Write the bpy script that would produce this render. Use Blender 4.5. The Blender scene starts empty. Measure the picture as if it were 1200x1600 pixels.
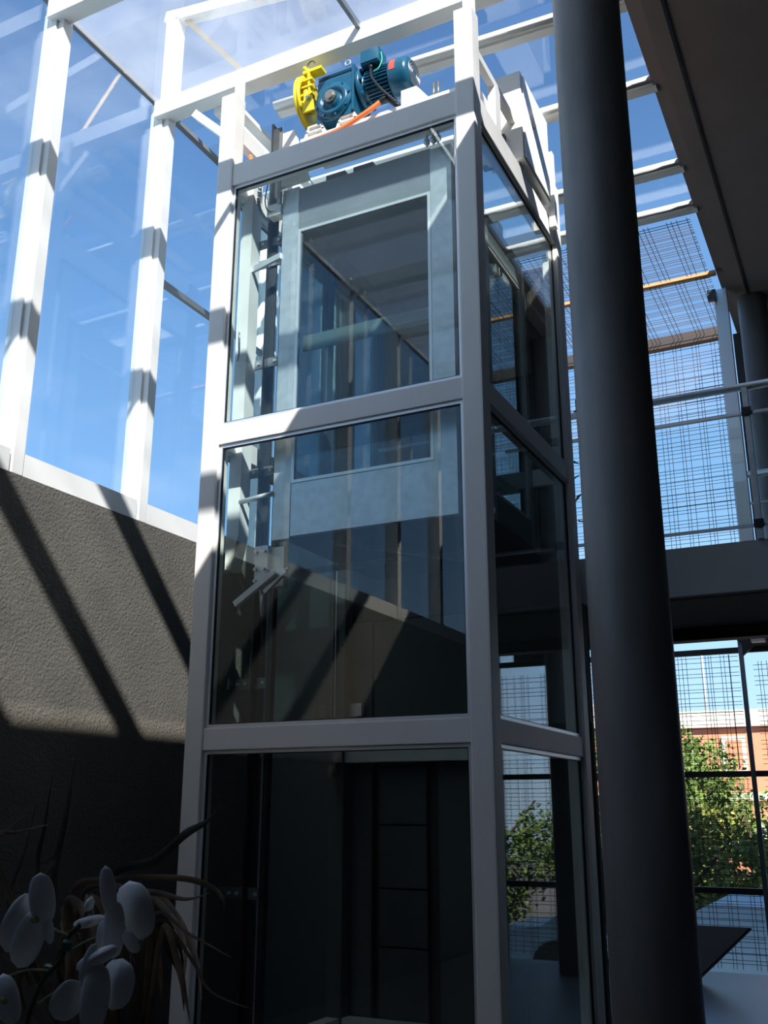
import bpy, bmesh, math, random
from mathutils import Vector, Matrix
random.seed(7)
S = bpy.context.scene
C = S.collection
PI = math.pi

# ------------------------------------------------------------ camera, sky, sun, exposure
F_PX = 1542.5; PITCH = 0.2931; YAW = 0.46298; ROLL = 0.0009
CAM = Vector((1.912, -5.157, 1.6))
fw = Vector((-math.sin(YAW)*math.cos(PITCH), math.cos(YAW)*math.cos(PITCH), math.sin(PITCH)))
rt0 = Vector((math.cos(YAW), math.sin(YAW), 0)); up0 = rt0.cross(fw)
rt = rt0*math.cos(ROLL) + up0*math.sin(ROLL); up = rt.cross(fw)
cd = bpy.data.cameras.new('camera'); cam = bpy.data.objects.new('camera', cd); C.objects.link(cam)
cd.sensor_fit = 'VERTICAL'; cd.sensor_height = 36; cd.sensor_width = 27; cd.lens = F_PX/1600*36
cd.clip_start = 0.02; cd.clip_end = 400
cam.matrix_world = Matrix(((rt.x, up.x, -fw.x, CAM.x), (rt.y, up.y, -fw.y, CAM.y), (rt.z, up.z, -fw.z, CAM.z), (0, 0, 0, 1)))
S.camera = cam
def P(u, v, t):                      # a point seen at (u, v) of the photograph, t metres deep
    return CAM + (rt*((u-600)/F_PX) - up*((v-800)/F_PX) + fw)*t

S.view_settings.view_transform = 'Standard'; S.view_settings.look = 'None'
S.view_settings.gamma = 1; S.view_settings.use_curve_mapping = False
S.view_settings.exposure = 0.22
S.cycles.transparent_max_bounces = 48
S.cycles.max_bounces = 10

w = bpy.data.worlds.new('sky'); S.world = w; w.use_nodes = True
nt = w.node_tree; nt.nodes.clear()
out = nt.nodes.new('ShaderNodeOutputWorld'); bg = nt.nodes.new('ShaderNodeBackground')
tc = nt.nodes.new('ShaderNodeTexCoord'); sx = nt.nodes.new('ShaderNodeSeparateXYZ'); rp = nt.nodes.new('ShaderNodeValToRGB')
nt.links.new(tc.outputs['Generated'], sx.inputs[0]); nt.links.new(sx.outputs['Z'], rp.inputs[0])
cr = rp.color_ramp
cr.elements[0].position = 0.0; cr.elements[0].color = (.36, .50, .64, 1)
cr.elements[1].position = 1.0; cr.elements[1].color = (.045, .09, .20, 1)
for pos, c in ((.12, (.27, .44, .66)), (.28, (.165, .32, .56)), (.45, (.105, .225, .43)), (.62, (.070, .15, .31)), (.75, (.058, .12, .26))):
    e = cr.elements.new(pos); e.color = (*c, 1)
nz = nt.nodes.new('ShaderNodeTexNoise'); nz.inputs['Scale'].default_value = 3.2; nz.inputs['Detail'].default_value = 6
mp = nt.nodes.new('ShaderNodeMapping'); mp.inputs['Scale'].default_value = (1, 1, 2.2)
nt.links.new(tc.outputs['Generated'], mp.inputs[0]); nt.links.new(mp.outputs[0], nz.inputs['Vector'])
cl = nt.nodes.new('ShaderNodeMapRange'); cl.inputs['From Min'].default_value = .56; cl.inputs['From Max'].default_value = .85
cl.inputs['To Max'].default_value = .35
nt.links.new(nz.outputs['Fac'], cl.inputs['Value'])
mx = nt.nodes.new('ShaderNodeMixRGB'); mx.inputs['Color2'].default_value = (.55, .62, .72, 1)
nt.links.new(cl.outputs[0], mx.inputs['Fac']); nt.links.new(rp.outputs[0], mx.inputs['Color1'])
nt.links.new(mx.outputs[0], bg.inputs['Color']); bg.inputs['Strength'].default_value = 1.75
nt.links.new(bg.outputs[0], out.inputs['Surface'])

sd = bpy.data.lights.new('sun', 'SUN'); sd.energy = 11.5; sd.angle = math.radians(.6); sd.color = (1, .96, .9)
sun = bpy.data.objects.new('sun', sd); C.objects.link(sun)
SUN = Vector((-.725, .965, -1.0)).normalized()
sun.rotation_euler = SUN.to_track_quat('-Z', 'Y').to_euler(); sun.location = (6, -8, 12)

# ------------------------------------------------------------ materials
def mat(name, col=(.8, .8, .8), rough=.5, metal=0.0, noise=0, nscale=8, bump=0, bscale=60, spec=.5, col2=None, stretch=None):
    m = bpy.data.materials.new(name); m.use_nodes = True
    t = m.node_tree; b = t.nodes['Principled BSDF']
    b.inputs['Base Color'].default_value = (*col, 1); b.inputs['Roughness'].default_value = rough
    b.inputs['Metallic'].default_value = metal; b.inputs['Specular IOR Level'].default_value = spec
    tcn = t.nodes.new('ShaderNodeTexCoord'); vec = tcn.outputs['Object']
    if stretch:
        mpn = t.nodes.new('ShaderNodeMapping'); mpn.inputs['Scale'].default_value = stretch
        t.links.new(vec, mpn.inputs[0]); vec = mpn.outputs[0]
    if noise:
        n = t.nodes.new('ShaderNodeTexNoise'); n.inputs['Scale'].default_value = nscale; n.inputs['Detail'].default_value = 6
        t.links.new(vec, n.inputs['Vector'])
        r = t.nodes.new('ShaderNodeMapRange'); r.inputs['From Min'].default_value = .3; r.inputs['From Max'].default_value = .7
        t.links.new(n.outputs['Fac'], r.inputs['Value'])
        mm = t.nodes.new('ShaderNodeMixRGB')
        c2 = col2 or tuple(c*(1-noise) for c in col)
        mm.inputs['Color1'].default_value = (*col, 1); mm.inputs['Color2'].default_value = (*c2, 1)
        t.links.new(r.outputs[0], mm.inputs['Fac']); t.links.new(mm.outputs[0], b.inputs['Base Color'])
    if bump:
        n = t.nodes.new('ShaderNodeTexNoise'); n.inputs['Scale'].default_value = bscale; n.inputs['Detail'].default_value = 4
        t.links.new(vec, n.inputs['Vector'])
        bp = t.nodes.new('ShaderNodeBump'); bp.inputs['Strength'].default_value = bump; bp.inputs['Distance'].default_value = .01
        t.links.new(n.outputs['Fac'], bp.inputs['Height']); t.links.new(bp.outputs[0], b.inputs['Normal'])
    return m
def glass(name, tint=(.93, .97, .96), f0=.045, dust=0.0, dustcol=(.8, .82, .85)):
    m = bpy.data.materials.new(name); m.use_nodes = True
    t = m.node_tree; t.nodes.clear(); N = t.nodes.new; L = t.links.new
    o = N('ShaderNodeOutputMaterial'); tr = N('ShaderNodeBsdfTransparent'); gl = N('ShaderNodeBsdfGlossy')
    tr.inputs[0].default_value = (*tint, 1); gl.inputs['Roughness'].default_value = 0.0
    lw = N('ShaderNodeLayerWeight'); lw.inputs['Blend'].default_value = .5
    pw = N('ShaderNodeMath'); pw.operation = 'POWER'; pw.inputs[1].default_value = 5
    ml = N('ShaderNodeMath'); ml.operation = 'MULTIPLY_ADD'; ml.inputs[1].default_value = 1-f0; ml.inputs[2].default_value = f0
    L(lw.outputs['Facing'], pw.inputs[0]); L(pw.outputs[0], ml.inputs[0])
    mix = N('ShaderNodeMixShader'); L(ml.outputs[0], mix.inputs[0]); L(tr.outputs[0], mix.inputs[1]); L(gl.outputs[0], mix.inputs[2])
    last = mix
    if dust:
        df = N('ShaderNodeBsdfTranslucent'); df.inputs[0].default_value = (*dustcol, 1)
        d2 = N('ShaderNodeBsdfDiffuse'); d2.inputs[0].default_value = (*dustcol, 1)
        ad = N('ShaderNodeMixShader'); L(df.outputs[0], ad.inputs[1]); L(d2.outputs[0], ad.inputs[2])
        tcn = N('ShaderNodeTexCoord'); n = N('ShaderNodeTexNoise'); n.inputs['Scale'].default_value = 3; n.inputs['Detail'].default_value = 8
        L(tcn.outputs['Object'], n.inputs['Vector'])
        r = N('ShaderNodeMapRange'); r.inputs['From Min'].default_value = .25; r.inputs['From Max'].default_value = .75
        r.inputs['To Min'].default_value = dust*.6; r.inputs['To Max'].default_value = dust*1.4
        L(n.outputs['Fac'], r.inputs['Value'])
        m2 = N('ShaderNodeMixShader'); L(r.outputs[0], m2.inputs[0]); L(mix.outputs[0], m2.inputs[1]); L(ad.outputs[0], m2.inputs[2])
        last = m2
    L(last.outputs[0], o.inputs[0])
    return m
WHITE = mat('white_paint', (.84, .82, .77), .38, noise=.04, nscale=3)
POSTP = mat('satin_white_paint', (.80, .765, .71), .5, spec=.3, noise=.05, nscale=5)
ALU = mat('anodised_aluminium', (.72, .75, .76), .35, .55)
GALV = mat('galvanised_steel', (.62, .66, .68), .38, .6, noise=.2, nscale=14)
GREYSHEET = mat('grey_sheet', (.22, .25, .27), .5, .3, noise=.08, nscale=20)
DARKSTEEL = mat('dark_steel', (.07, .075, .08), .35, .7, noise=.3, nscale=10)
DARKRAIL = mat('dark_grey_paint', (.12, .12, .12), .6)
MIDSTEEL = mat('grey_steel', (.30, .31, .32), .35, .7)
RUBBER = mat('black_rubber', (.012, .012, .013), .5)
STUCCO = mat('charcoal_stucco', (.135, .124, .105), .9, noise=.15, nscale=2.5, bump=1.0, bscale=55, spec=.2)
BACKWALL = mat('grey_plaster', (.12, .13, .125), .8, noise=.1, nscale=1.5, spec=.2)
CEIL = mat('brown_grey_ceiling', (.30, .235, .21), .85, noise=.1, nscale=3, spec=.2)
SLABW = mat('pale_grey_render', (.60, .60, .59), .8, noise=.07, nscale=3, spec=.2)
FLOOR = mat('floor_tile', (.17, .165, .155), .45, noise=.2, nscale=3)
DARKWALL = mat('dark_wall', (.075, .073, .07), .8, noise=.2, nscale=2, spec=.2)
COLM = mat('mottled_grey_column', (.29, .275, .255), .45, .05, noise=.5, nscale=2.2, bump=.25, bscale=4, stretch=(1.5, 1.5, .45))
MESHW = mat('mesh_wire', (.10, .08, .085), .5, .5)
BROWN = mat('brown_painted_steel', (.05, .038, .034), .5, .2)
RUST = mat('orange_primer_steel', (.62, .27, .10), .6, noise=.2, nscale=9)
BLUE = mat('teal_blue_enamel', (.012, .11, .19), .28, noise=.15, nscale=9)
YEL = mat('yellow_enamel', (.83, .66, .03), .35, noise=.08, nscale=12)
ORANGE = mat('orange_conduit_plastic', (.95, .22, .06), .4)
BLACKM = mat('black_plastic', (.012, .012, .014), .4)
BRASS = mat('brass_stud', (.6, .42, .14), .35, .8)
RED = mat('red_sticker', (.75, .10, .06), .5)
GREENW = mat('green_earth_wire', (.05, .55, .32), .5)
SHAFTM = mat('bare_shaft_steel', (.35, .33, .28), .3, .7)
GLASS = glass('clear_glass')
SKYGL = glass('wall_glass', (.93, .96, .98), .04)
DUSTY = glass('dusty_roof_glass', (.90, .93, .97), .05, dust=.17)
CARGL = glass('smoked_car_glass', (.55, .62, .64), .05)
TABM = mat('blue_grey_table', (.16, .20, .28), .35)
PETAL = mat('white_petal', (.88, .87, .84), .5, noise=.06, nscale=30)
STEM = mat('dark_green_stem', (.03, .045, .025), .5)
CLIP = mat('green_clip', (.01, .09, .07), .4)
DRY = mat('dry_brown_leaf', (.33, .20, .105), .7, noise=.5, nscale=22, col2=(.09, .055, .03))
DARKLEAF = mat('dark_green_brown_leaf', (.11, .11, .06), .6, noise=.5, nscale=18, col2=(.04, .035, .02))
LIP = mat('yellow_green_lip', (.40, .42, .18), .5)
LEAF = mat('tree_leaf', (.17, .24, .045), .7, noise=.65, nscale=2.2, col2=(.05, .10, .02))
LEAF2 = mat('yellow_green_leaf', (.38, .36, .08), .7, noise=.5, nscale=2, col2=(.13, .17, .03))
BARK = mat('bark', (.10, .075, .05), .9, noise=.3, nscale=8)
BRICK = mat('orange_brick_wall', (.62, .22, .12), .8, noise=.15, nscale=3)
CONC = mat('pale_concrete', (.60, .56, .50), .8, noise=.2, nscale=3)
ROADM = mat('asphalt_and_paving', (.10, .10, .095), .9, noise=.3, nscale=.6)
GRASSM = mat('grassy_ground', (.13, .16, .05), .9, noise=.4, nscale=1.5)
POT = mat('dark_planter', (.035, .033, .032), .6)
SOIL = mat('soil', (.03, .022, .015), .95)

# ------------------------------------------------------------ builders
class MB:
    def __init__(s): s.bm = bmesh.new()
    def box(s, x0, x1, y0, y1, z0, z1, bev=0):
        g = bmesh.ops.create_cube(s.bm, size=1)['verts']
        for v in g:
            v.co = Vector(((x0+x1)/2+v.co.x*(x1-x0), (y0+y1)/2+v.co.y*(y1-y0), (z0+z1)/2+v.co.z*(z1-z0)))
        if bev:
            es = list({e for v in g for e in v.link_edges})
            bmesh.ops.bevel(s.bm, geom=es, offset=bev, segments=2, profile=.7, affect='EDGES')
        return s
    def bar(s, a, b, wd, ht, upv=(0, 0, 1), bev=0):
        a = Vector(a); b = Vector(b); d = (b-a); L = d.length; d.normalize()
        u = Vector(upv); sd_ = d.cross(u)
        if sd_.length < 1e-4: u = Vector((0, 1, 0)); sd_ = d.cross(u)
        sd_.normalize(); u = sd_.cross(d)
        g = bmesh.ops.create_cube(s.bm, size=1)['verts']
        for v in g:
            c = v.co.copy(); v.co = (a+b)/2 + d*(c.x*L) + sd_*(c.y*wd) + u*(c.z*ht)
        if bev:
            es = list({e for v in g for e in v.link_edges})
            bmesh.ops.bevel(s.bm, geom=es, offset=bev, segments=2, affect='EDGES')
        return s
    def cyl(s, a, b, r0, r1=None, n=20, caps=True):
        a = Vector(a); b = Vector(b); r1 = r0 if r1 is None else r1
        return s.lathe(a, b-a, [(0, r0), ((b-a).length, r1)], n, caps)
    def lathe(s, o, axis, prof, n=24, caps=True):
        o = Vector(o); ax = Vector(axis).normalized()
        q = Vector((0, 0, 1)) if abs(ax.z) < .9 else Vector((1, 0, 0))
        e1 = ax.cross(q).normalized(); e2 = ax.cross(e1)
        rings = []
        for h, r in prof:
            rings.append([s.bm.verts.new(o+ax*h+(e1*math.cos(2*PI*k/n)+e2*math.sin(2*PI*k/n))*r) for k in range(n)])
        for A, B in zip(rings, rings[1:]):
            for k in range(n):
                f = s.bm.faces.new((A[k], A[(k+1) % n], B[(k+1) % n], B[k])); f.smooth = True
        if caps:
            s.bm.faces.new(rings[0][::-1]); s.bm.faces.new(rings[-1])
        return s
    def tube(s, pts, r, n=8):
        pts = [Vector(p) for p in pts]; rr = r if isinstance(r, (list, tuple)) else [r]*len(pts)
        rings = []; e1 = None
        for i, p in enumerate(pts):
            d = (pts[min(i+1, len(pts)-1)]-pts[max(i-1, 0)]).normalized()
            if e1 is None:
                q = Vector((0, 0, 1)) if abs(d.z) < .9 else Vector((1, 0, 0)); e1 = d.cross(q).normalized()
            e1 = (e1-d*e1.dot(d)).normalized(); e2 = d.cross(e1)
            rings.append([s.bm.verts.new(p+(e1*math.cos(2*PI*k/n)+e2*math.sin(2*PI*k/n))*rr[i]) for k in range(n)])
        for A, B in zip(rings, rings[1:]):
            for k in range(n):
                f = s.bm.faces.new((A[k], A[(k+1) % n], B[(k+1) % n], B[k])); f.smooth = True
        s.bm.faces.new(rings[0][::-1]); s.bm.faces.new(rings[-1])
        return s
    def prism(s, poly, ax, lo, hi):            # poly in the plane normal to axis ax, in the order of the two others
        def pt(p, h):
            c = list(p); c.insert(ax, h); return c
        A = [s.bm.verts.new(pt(p, lo)) for p in poly]; B = [s.bm.verts.new(pt(p, hi)) for p in poly]
        n = len(poly)
        for k in range(n): s.bm.faces.new((A[k], A[(k+1) % n], B[(k+1) % n], B[k]))
        s.bm.faces.new(A[::-1]); s.bm.faces.new(B)
        return s
    def build(s, name, m, parent=None):
        bmesh.ops.recalc_face_normals(s.bm, faces=s.bm.faces)
        me = bpy.data.meshes.new(name); s.bm.to_mesh(me); s.bm.free(); me.materials.append(m)
        o = bpy.data.objects.new(name, me); C.objects.link(o)
        if parent is not None:
            o.parent = parent; o.matrix_parent_inverse = Matrix.Translation(-parent.location)
        return o
def thing(name, label, cat, loc=(0, 0, 0), group=None):
    o = bpy.data.objects.new(name, None); C.objects.link(o); o.location = loc; o.empty_display_size = .1
    o['label'] = label; o['category'] = cat
    if group: o['group'] = group
    return o
def tag(o, label, cat, group=None):
    o['label'] = label; o['category'] = cat
    if group: o['group'] = group
    return o
def struct(o, label=None, cat=None):
    o['kind'] = 'structure'
    if label: o['label'] = label
    if cat: o['category'] = cat
    return o
def B(x0, x1, y0, y1, z0, z1, name, m, parent=None, bev=0): return MB().box(x0, x1, y0, y1, z0, z1, bev).build(name, m, parent)
def smooth(pts, n=6):
    pts = [Vector(p) for p in pts]; o = []
    for i in range(len(pts)-1):
        p0 = pts[max(i-1, 0)]; p1 = pts[i]; p2 = pts[i+1]; p3 = pts[min(i+2, len(pts)-1)]
        for k in range(n):
            t = k/n
            o.append(.5*((2*p1)+(p2-p0)*t+(2*p0-5*p1+4*p2-p3)*t*t+(3*p1-p0-3*p2+p3)*t**3))
    o.append(pts[-1]); return o

K = 1.039             # distance factor of the building shell
def kx(x): return 1.912+(x-1.912)*K
def ky(y): return -5.157+(y+5.157)*K
def kz(z): return 1.6+(z-1.6)*K
XL = kx(-2.745)       # left wall plane
XW = kx(-2.595)          # face of the dark wall
H = kz(6.89)              # underside of the glass roof and of the ceiling
YB = ky(5.82)             # plane of the wire mesh at the back
XC = kx(.94)              # edge of the solid ceiling
ZW = kz(3.542)            # top of the dark wall

# ------------------------------------------------------------ setting
struct(B(-3.3, 7.2, -8.2, YB+.1, -.2, 0, 'floor', FLOOR), 'dark tiled floor of the lower storey', 'floor')
struct(B(XL-.3, XW, -8.0, YB, 0, ZW, 'wall_left', STUCCO), 'charcoal stucco wall below the left glazing', 'wall')
struct(MB().box(-3.3, 7.1, -8.2, -8.0, 0, H).build('wall_front', mat('charcoal_wall', (.022, .024, .024), .9, spec=.1)), 'dark wall behind the viewer', 'wall')
struct(B(7.0, 7.2, -8.0, YB+.1, 0, H, 'wall_right', DARKWALL), 'dark wall at the far right', 'wall')
c = MB().box(XC+.10, 7.2, -8.0, YB+.5, H, H+.10)
c.box(XC, XC+.10, -8.0, YB+.5, H+.03, H+.10)
c = c.build('ceiling', CEIL); struct(c, 'brown-grey ceiling slab over the right side', 'ceiling')
struct(B(kx(1.168), kx(1.192), -7.9, YB, H-.012, H-.0005, 'trim_1', DARKSTEEL), 'thin dark joint strip along the ceiling', 'trim')
# upper landing slab behind the lift
struct(B(XW+.001, 7.0, 2.121, 3.55, 3.09, 3.45, 'floor_upper', SLABW), 'pale slab edge of the upper landing', 'floor')
struct(B(XW+.001, 7.0, 2.20, 3.40, 3.075, 3.089, 'ceiling_lower', CEIL), 'brown soffit under the upper landing', 'ceiling')
struct(B(XW+.001, 7.0, 3.40, 3.55, 2.97, 3.089, 'trim_2', BROWN), 'dark beam under the far edge of the upper landing', 'trim')
struct(B(kx(.90), 7.0, YB+.11, YB+.21, 3.45, H-.001, 'wall_back', DARKWALL), 'dark wall beyond the upper landing', 'wall')
struct(B(3.0, 7.0, YB-.05, YB+.09, 0, 3.44, 'wall_back_lower', DARKWALL), 'dark wall at the right of the lower mesh', 'wall')
# left curtain wall: bays from behind the viewer to the far mesh
def win(n, parts, label):
    e = thing('window_%d' % n, label, 'window', (0, 0, 0)); e['kind'] = 'structure'
    return e
ys = [-7.0, -5.8, -4.6, -3.4, -2.2, -1.0, .2, 1.84, 3.05, 4.25, 5.4]
ZH = kz(7.07)
w1 = win(1, None, 'tall left glazing in white frames above the dark wall')
for y in ys:
    m = MB().box(XL-.02, XL+.10, y, y+.09, ZW+.001, ZH-.02, .004)
    m.box(XL+.10, XW-.002, y+.02, y+.11, ZW+.001, ZH-.02, .004)
    m.build('mullion', WHITE, w1)
for a, b in zip(ys, ys[1:]+[YB]):
    B(XL+.005, XW-.006, a+.12, b-.002, ZW+.001, ZW+.15, 'sill', WHITE, w1)
    B(XL+.012, XL+.024, a+.091, b-.001, ZW+.152, ZH-.03, 'glass_pane', SKYGL, w1)
B(XL+.0, XL+.05, -8.0, .24, ZH-.02, ZH+.02, 'head_rail', DARKRAIL, w1)
B(XL+.0, XL+.05, .24, YB, ZH-.02, ZH+.02, 'head_rail', DARKRAIL, w1)
B(XL+.04, XL+.075, .321, 1.839, kz(5.50), kz(5.55), 'transom', MIDSTEEL, w1)

# glass roof
rbs = [(-7.0, ''), (-5.8, ''), (-4.6, ''), (-3.4, ''), (-2.2, ''), (-1.0, '')]
w2 = win(2, None, 'dusty glass roof over the near part of the atrium')
for (a, b) in zip([y for y, _ in rbs], [y for y, _ in rbs][1:]+[.2]):
    for x0, x1 in ((XL+.05, kx(-.855)), (kx(-.835), XC)):
        B(x0, x1, a+.02, b, H+.152, H+.162, 'glass_pane', DUSTY, w2)
    B(kx(-.86), kx(-.83), a+.085, b-.055, H+.10, H+.15, 'glazing_bar', MIDSTEEL, w2)
tops = ['white roof beam farthest behind the viewer', 'white roof beam second behind the viewer', 'white roof beam above the viewer',
        'white roof beam just ahead of the viewer', 'white roof beam two bays before the lift', 'white roof beam meeting the nearer left mullion']
for (y, _), lb in zip(rbs, tops):
    tag(B(XL+.05, XC+.1, y-.05, y+.08, H, H+.15, 'roof_beam', WHITE, None, .005), lb, 'beam', 'white beams of the near glass roof')
tag(B(XL+.05, XC+.0, .15, .285, H-.002, H+.15, 'roof_beam', WHITE, None, .005), 'wide white roof beam crossing at the tops of the front posts of the lift shaft', 'beam')
# raised clear roof further back
w3 = win(3, None, 'clear glass roof above and behind the lift')
back = [(.45, .58), (1.38, 1.43), (2.50, 2.55), (3.16, 3.22)]
for i, (yl, yr) in enumerate(back):
    m = MB()
    zo = .11 if i == 0 else .06
    yl, yr = ky(yl), ky(yr)
    xl = -1.98 if i == 0 else XL+.05
    m.bar((xl, yl, H+zo), (XC+.02, yr, H+zo), .07, .09, bev=.004)
    m.cyl((xl, yl-.075, H+zo), (XC+.02, yr-.075, H+zo), .032)
    tag(m.build('roof_beam', WHITE), ['white double tube roof beam behind the motor', 'white roof beam with a tube meeting the column below the motor level',
        'white roof beam second above the mesh roof', 'white roof beam where the mesh roof begins'][i], 'beam')
for a, b in ((.29, .58), (.83, 1.53), (1.76, 2.7), (2.84, 3.4)):
    B(XL+.05, XC, a+.01, b+.02, H+.152, H+.162, 'glass_pane', SKYGL, w3)
# small raised frame over the roof above the nearer bay
lj = thing('landing_door_jamb', 'dark landing door panel at the rear right corner of the shaft on the upper landing', 'door', (-.3, 1.95, 3.46))
B(-.42, -.139, 1.90, 1.93, 3.46, 5.9, 'panel', BROWN, lj)
B(-.29, -.27, 1.885, 1.899, 3.46, 5.9, 'seam_strip', DARKSTEEL, lj)
rf = thing('raised_roof_frame', 'white raised frame rising above the roof over the left end of the wide beam', 'frame', (-2.8, .25, H+.15))
MB().box(kx(-2.68), kx(-2.56), .2, .30, H+.155, 8.1).build('post', WHITE, rf)
MB().bar((-2.88, .25, 8.16), (-1.1, .25, 7.87), .10, .10).build('top_rail', WHITE, rf)
MB().bar((-2.68, .25, 8.08), (-2.05, .25, H+.20), .03, .04).build('diagonal_brace', BRASS, rf)

# ------------------------------------------------------------ wire mesh
def offs(L, step=.30, tri=.045, r=random):
    o = []; p = .05
    while p < L:
        o += [p+r.uniform(-.006, .006), p+tri+r.uniform(-.01, .01), p+2*tri+r.uniform(-.01, .01)]
        p += step*r.uniform(.8, 1.15)
        if r.random() < .35: o.append(p-step*.4)
    return [q for q in o if q < L-.01]
def mesh_panel(o, ex, ey, L, Hh, nrm, label, step=.24, wr=.0052, mm=None, dense=False):
    m = MB(); o = Vector(o); ex = Vector(ex); ey = Vector(ey); nrm = Vector(nrm)
    for q in offs(L, step): m.bar(o+ex*q, o+ex*q+ey*Hh, wr, wr, nrm)
    for q in offs(Hh, step*.72 if not dense else step*.55): m.bar(o+ey*q+nrm*wr, o+ey*q+ex*L+nrm*wr, wr, wr, nrm)
    if dense:
        for q in offs(L, step*.5): m.bar(o+ex*q+nrm*.05, o+ex*q+ey*Hh+nrm*.05, wr*.8, wr*.8, nrm)
        for q in offs(Hh, step*.3): m.bar(o+ey*q+nrm*.055, o+ey*q+ex*L+nrm*.055, wr*.8, wr*.8, nrm)
    return tag(m.build('wire_mesh', mm or MESHW), label, 'wire mesh')
X2 = kx(.88)
mesh_panel((XL, ky(3.25), H-.02), (1, 0, 0), (0, 1, 0), X2-XL, 1.13, (0, 0, 1), 'overhead wire mesh between the last white roof beam and the orange beam')
mesh_panel((XL, ky(4.42), H-.02), (1, 0, 0), (0, 1, 0), X2-XL, 1.39, (0, 0, 1), 'overhead wire mesh between the orange beam and the brown corner beam')
mesh_panel((XL, YB, 3.45), (1, 0, 0), (0, 0, 1), X2-XL, 3.55, (0, -1, 0), 'upright wire mesh wall behind the upper landing rail')
mesh_panel((XL, YB, 2.02), (1, 0, 0), (0, 0, 1), 3.48, 1.22, (0, -1, 0), 'wire mesh bay below the landing soffit')
mesh_panel((XL, YB, .85), (1, 0, 0), (0, 0, 1), 3.48, 1.08, (0, -1, 0), 'dense wire mesh bay in front of the trees', step=.22, wr=.0036, dense=True)
mesh_panel((XL, YB, .05), (1, 0, 0), (0, 0, 1), 3.48, .72, (0, -1, 0), 'lowest wire mesh bay by the floor', step=.2)
mesh_panel((.70, YB, .05), (1, 0, 0), (0, 0, 1), 2.2, 3.1, (0, -1, 0), 'wire mesh bay at the right of the slim frame post')
tag(MB().bar((XL+.05, ky(4.36), H+.0), (XC, ky(4.42), H+.0), .07, .035).build('mesh_beam', RUST), 'orange beam crossing the overhead mesh', 'beam')
tag(B(XL+.05, XC-.06, YB-.07, YB+.03, H-.09, H+.05, 'mesh_beam', BROWN), 'brown beam where overhead mesh turns down', 'beam')
tag(B(XL+.05, kx(.80), YB-.06, YB+.03, kz(4.25), kz(4.33), 'mesh_beam', BROWN), 'dark bar low on the upper mesh wall just above the slab edge', 'beam')
lf = thing('mesh_frame', 'dark steel frame carrying the mesh on the lower storey', 'frame', (0, YB, 0))
for z in (3.25, 1.94, .77): B(XL+.05, 3.0, YB-.03, YB+.03, z, z+.06, 'rail', BROWN, lf)
for x in (.57, 2.1): B(x, x+.05, YB-.05, YB-.031, 0.0, 3.4, 'post', MIDSTEEL, lf)
MB().prism([(.40, 3.6), (1.9, 3.6), (1.9, 3.30), (.74, 3.30), (.62, 3.20), (.62, 3.33), (.55, 3.40), (.40, 3.42)], 1, YB-.12, YB-.07).build('corner_gusset', BROWN, lf)
# edge post at the end of the ceiling
ep = thing('edge_post', 'flat pale grey post rising to the ceiling edge behind the landing rail', 'post', (.9, 4.8, 0))
B(kx(.86), kx(.985), ky(4.78), ky(4.90), 3.2, H, 'shaft', ALU, ep)
B(kx(.80), kx(.885), ky(4.72), ky(4.778), H-.14, H-.02, 'bracket', DARKSTEEL, ep)
sc_ = MB().lathe((kx(1.20), ky(5.15), 0), (0, 0, 1), [(0, .155), (H-.001, .155)], 40)
tag(sc_.build('round_column', COLM), 'dark round column beyond the upper landing rail', 'column')

# ------------------------------------------------------------ big round column
cc = thing('round_column', 'large mottled grey round column standing in front of the lift', 'column', (1.064, -1.3, 0))
m = MB().lathe((1.064, -1.3, 0), (0, 0, 1), [(0, .160), (1.5, .1585), (2.9, .157), (2.905, .1565), (5.0, .1565), (H+.02, .156)], 64)
m.build('shaft', COLM, cc)
m = MB().lathe((1.064, -1.3, 0), (0, 0, 1), [(0.0, .172), (.03, .172), (.035, .1605)], 48); m.build('base_ring', DARKSTEEL, cc)

# ------------------------------------------------------------ lift shaft frame
W, D, p = 2.07, 1.98, .134
sf = thing('lift_shaft_frame', 'white steel frame of the glazed lift shaft in the middle of the atrium', 'lift shaft', (0, 0, 0))
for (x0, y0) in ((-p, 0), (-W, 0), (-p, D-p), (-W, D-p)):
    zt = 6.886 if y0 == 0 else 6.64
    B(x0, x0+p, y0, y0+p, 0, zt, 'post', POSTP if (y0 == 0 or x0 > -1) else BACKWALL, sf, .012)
levels = [(6.055, 6.235), (3.995, 4.135), (1.955, 2.09), (.0, .14)]
for z0, z1 in levels:
    B(-W+p, -p, .012, p-.012, z0, z1, 'cross_beam', POSTP, sf, .006)
    B(-W+p, -p, D-p+.012, D-.012, z0, z1, 'cross_beam', POSTP, sf, .006)
    B(-p+.012, -.012, p, D-p, z0, z1, 'cross_beam', POSTP, sf, .006)
    B(-W+.012, -W+p-.012, p, D-p, z0, z1, 'cross_beam', POSTP, sf, .006)
# horizontal ties joining the shaft to the roof and wall
B(-2.36, -2.28, .286, 1.9, H-.06, H+.02, 'tie_bar', WHITE, sf)
B(-W+.02, -W+.10, .135, 1.9, 6.82, 6.86, 'tie_bar', WHITE, sf)
MB().bar((-2.36, .07, 6.87), (-2.04, .07, 6.55), .06, .08, (0, 1, 0)).build('knee_brace', WHITE, sf)
MB().bar((-W+.06, .12, 6.62), (-W+.06, 1.9, 6.62), .07, .14).build('tie_bar', POSTP, sf)
for x in (-p+.02, -W+.02):
    B(x, x+.09, .135, .149, 6.70, H+.06, 'roof_bracket', POSTP, sf)
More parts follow.
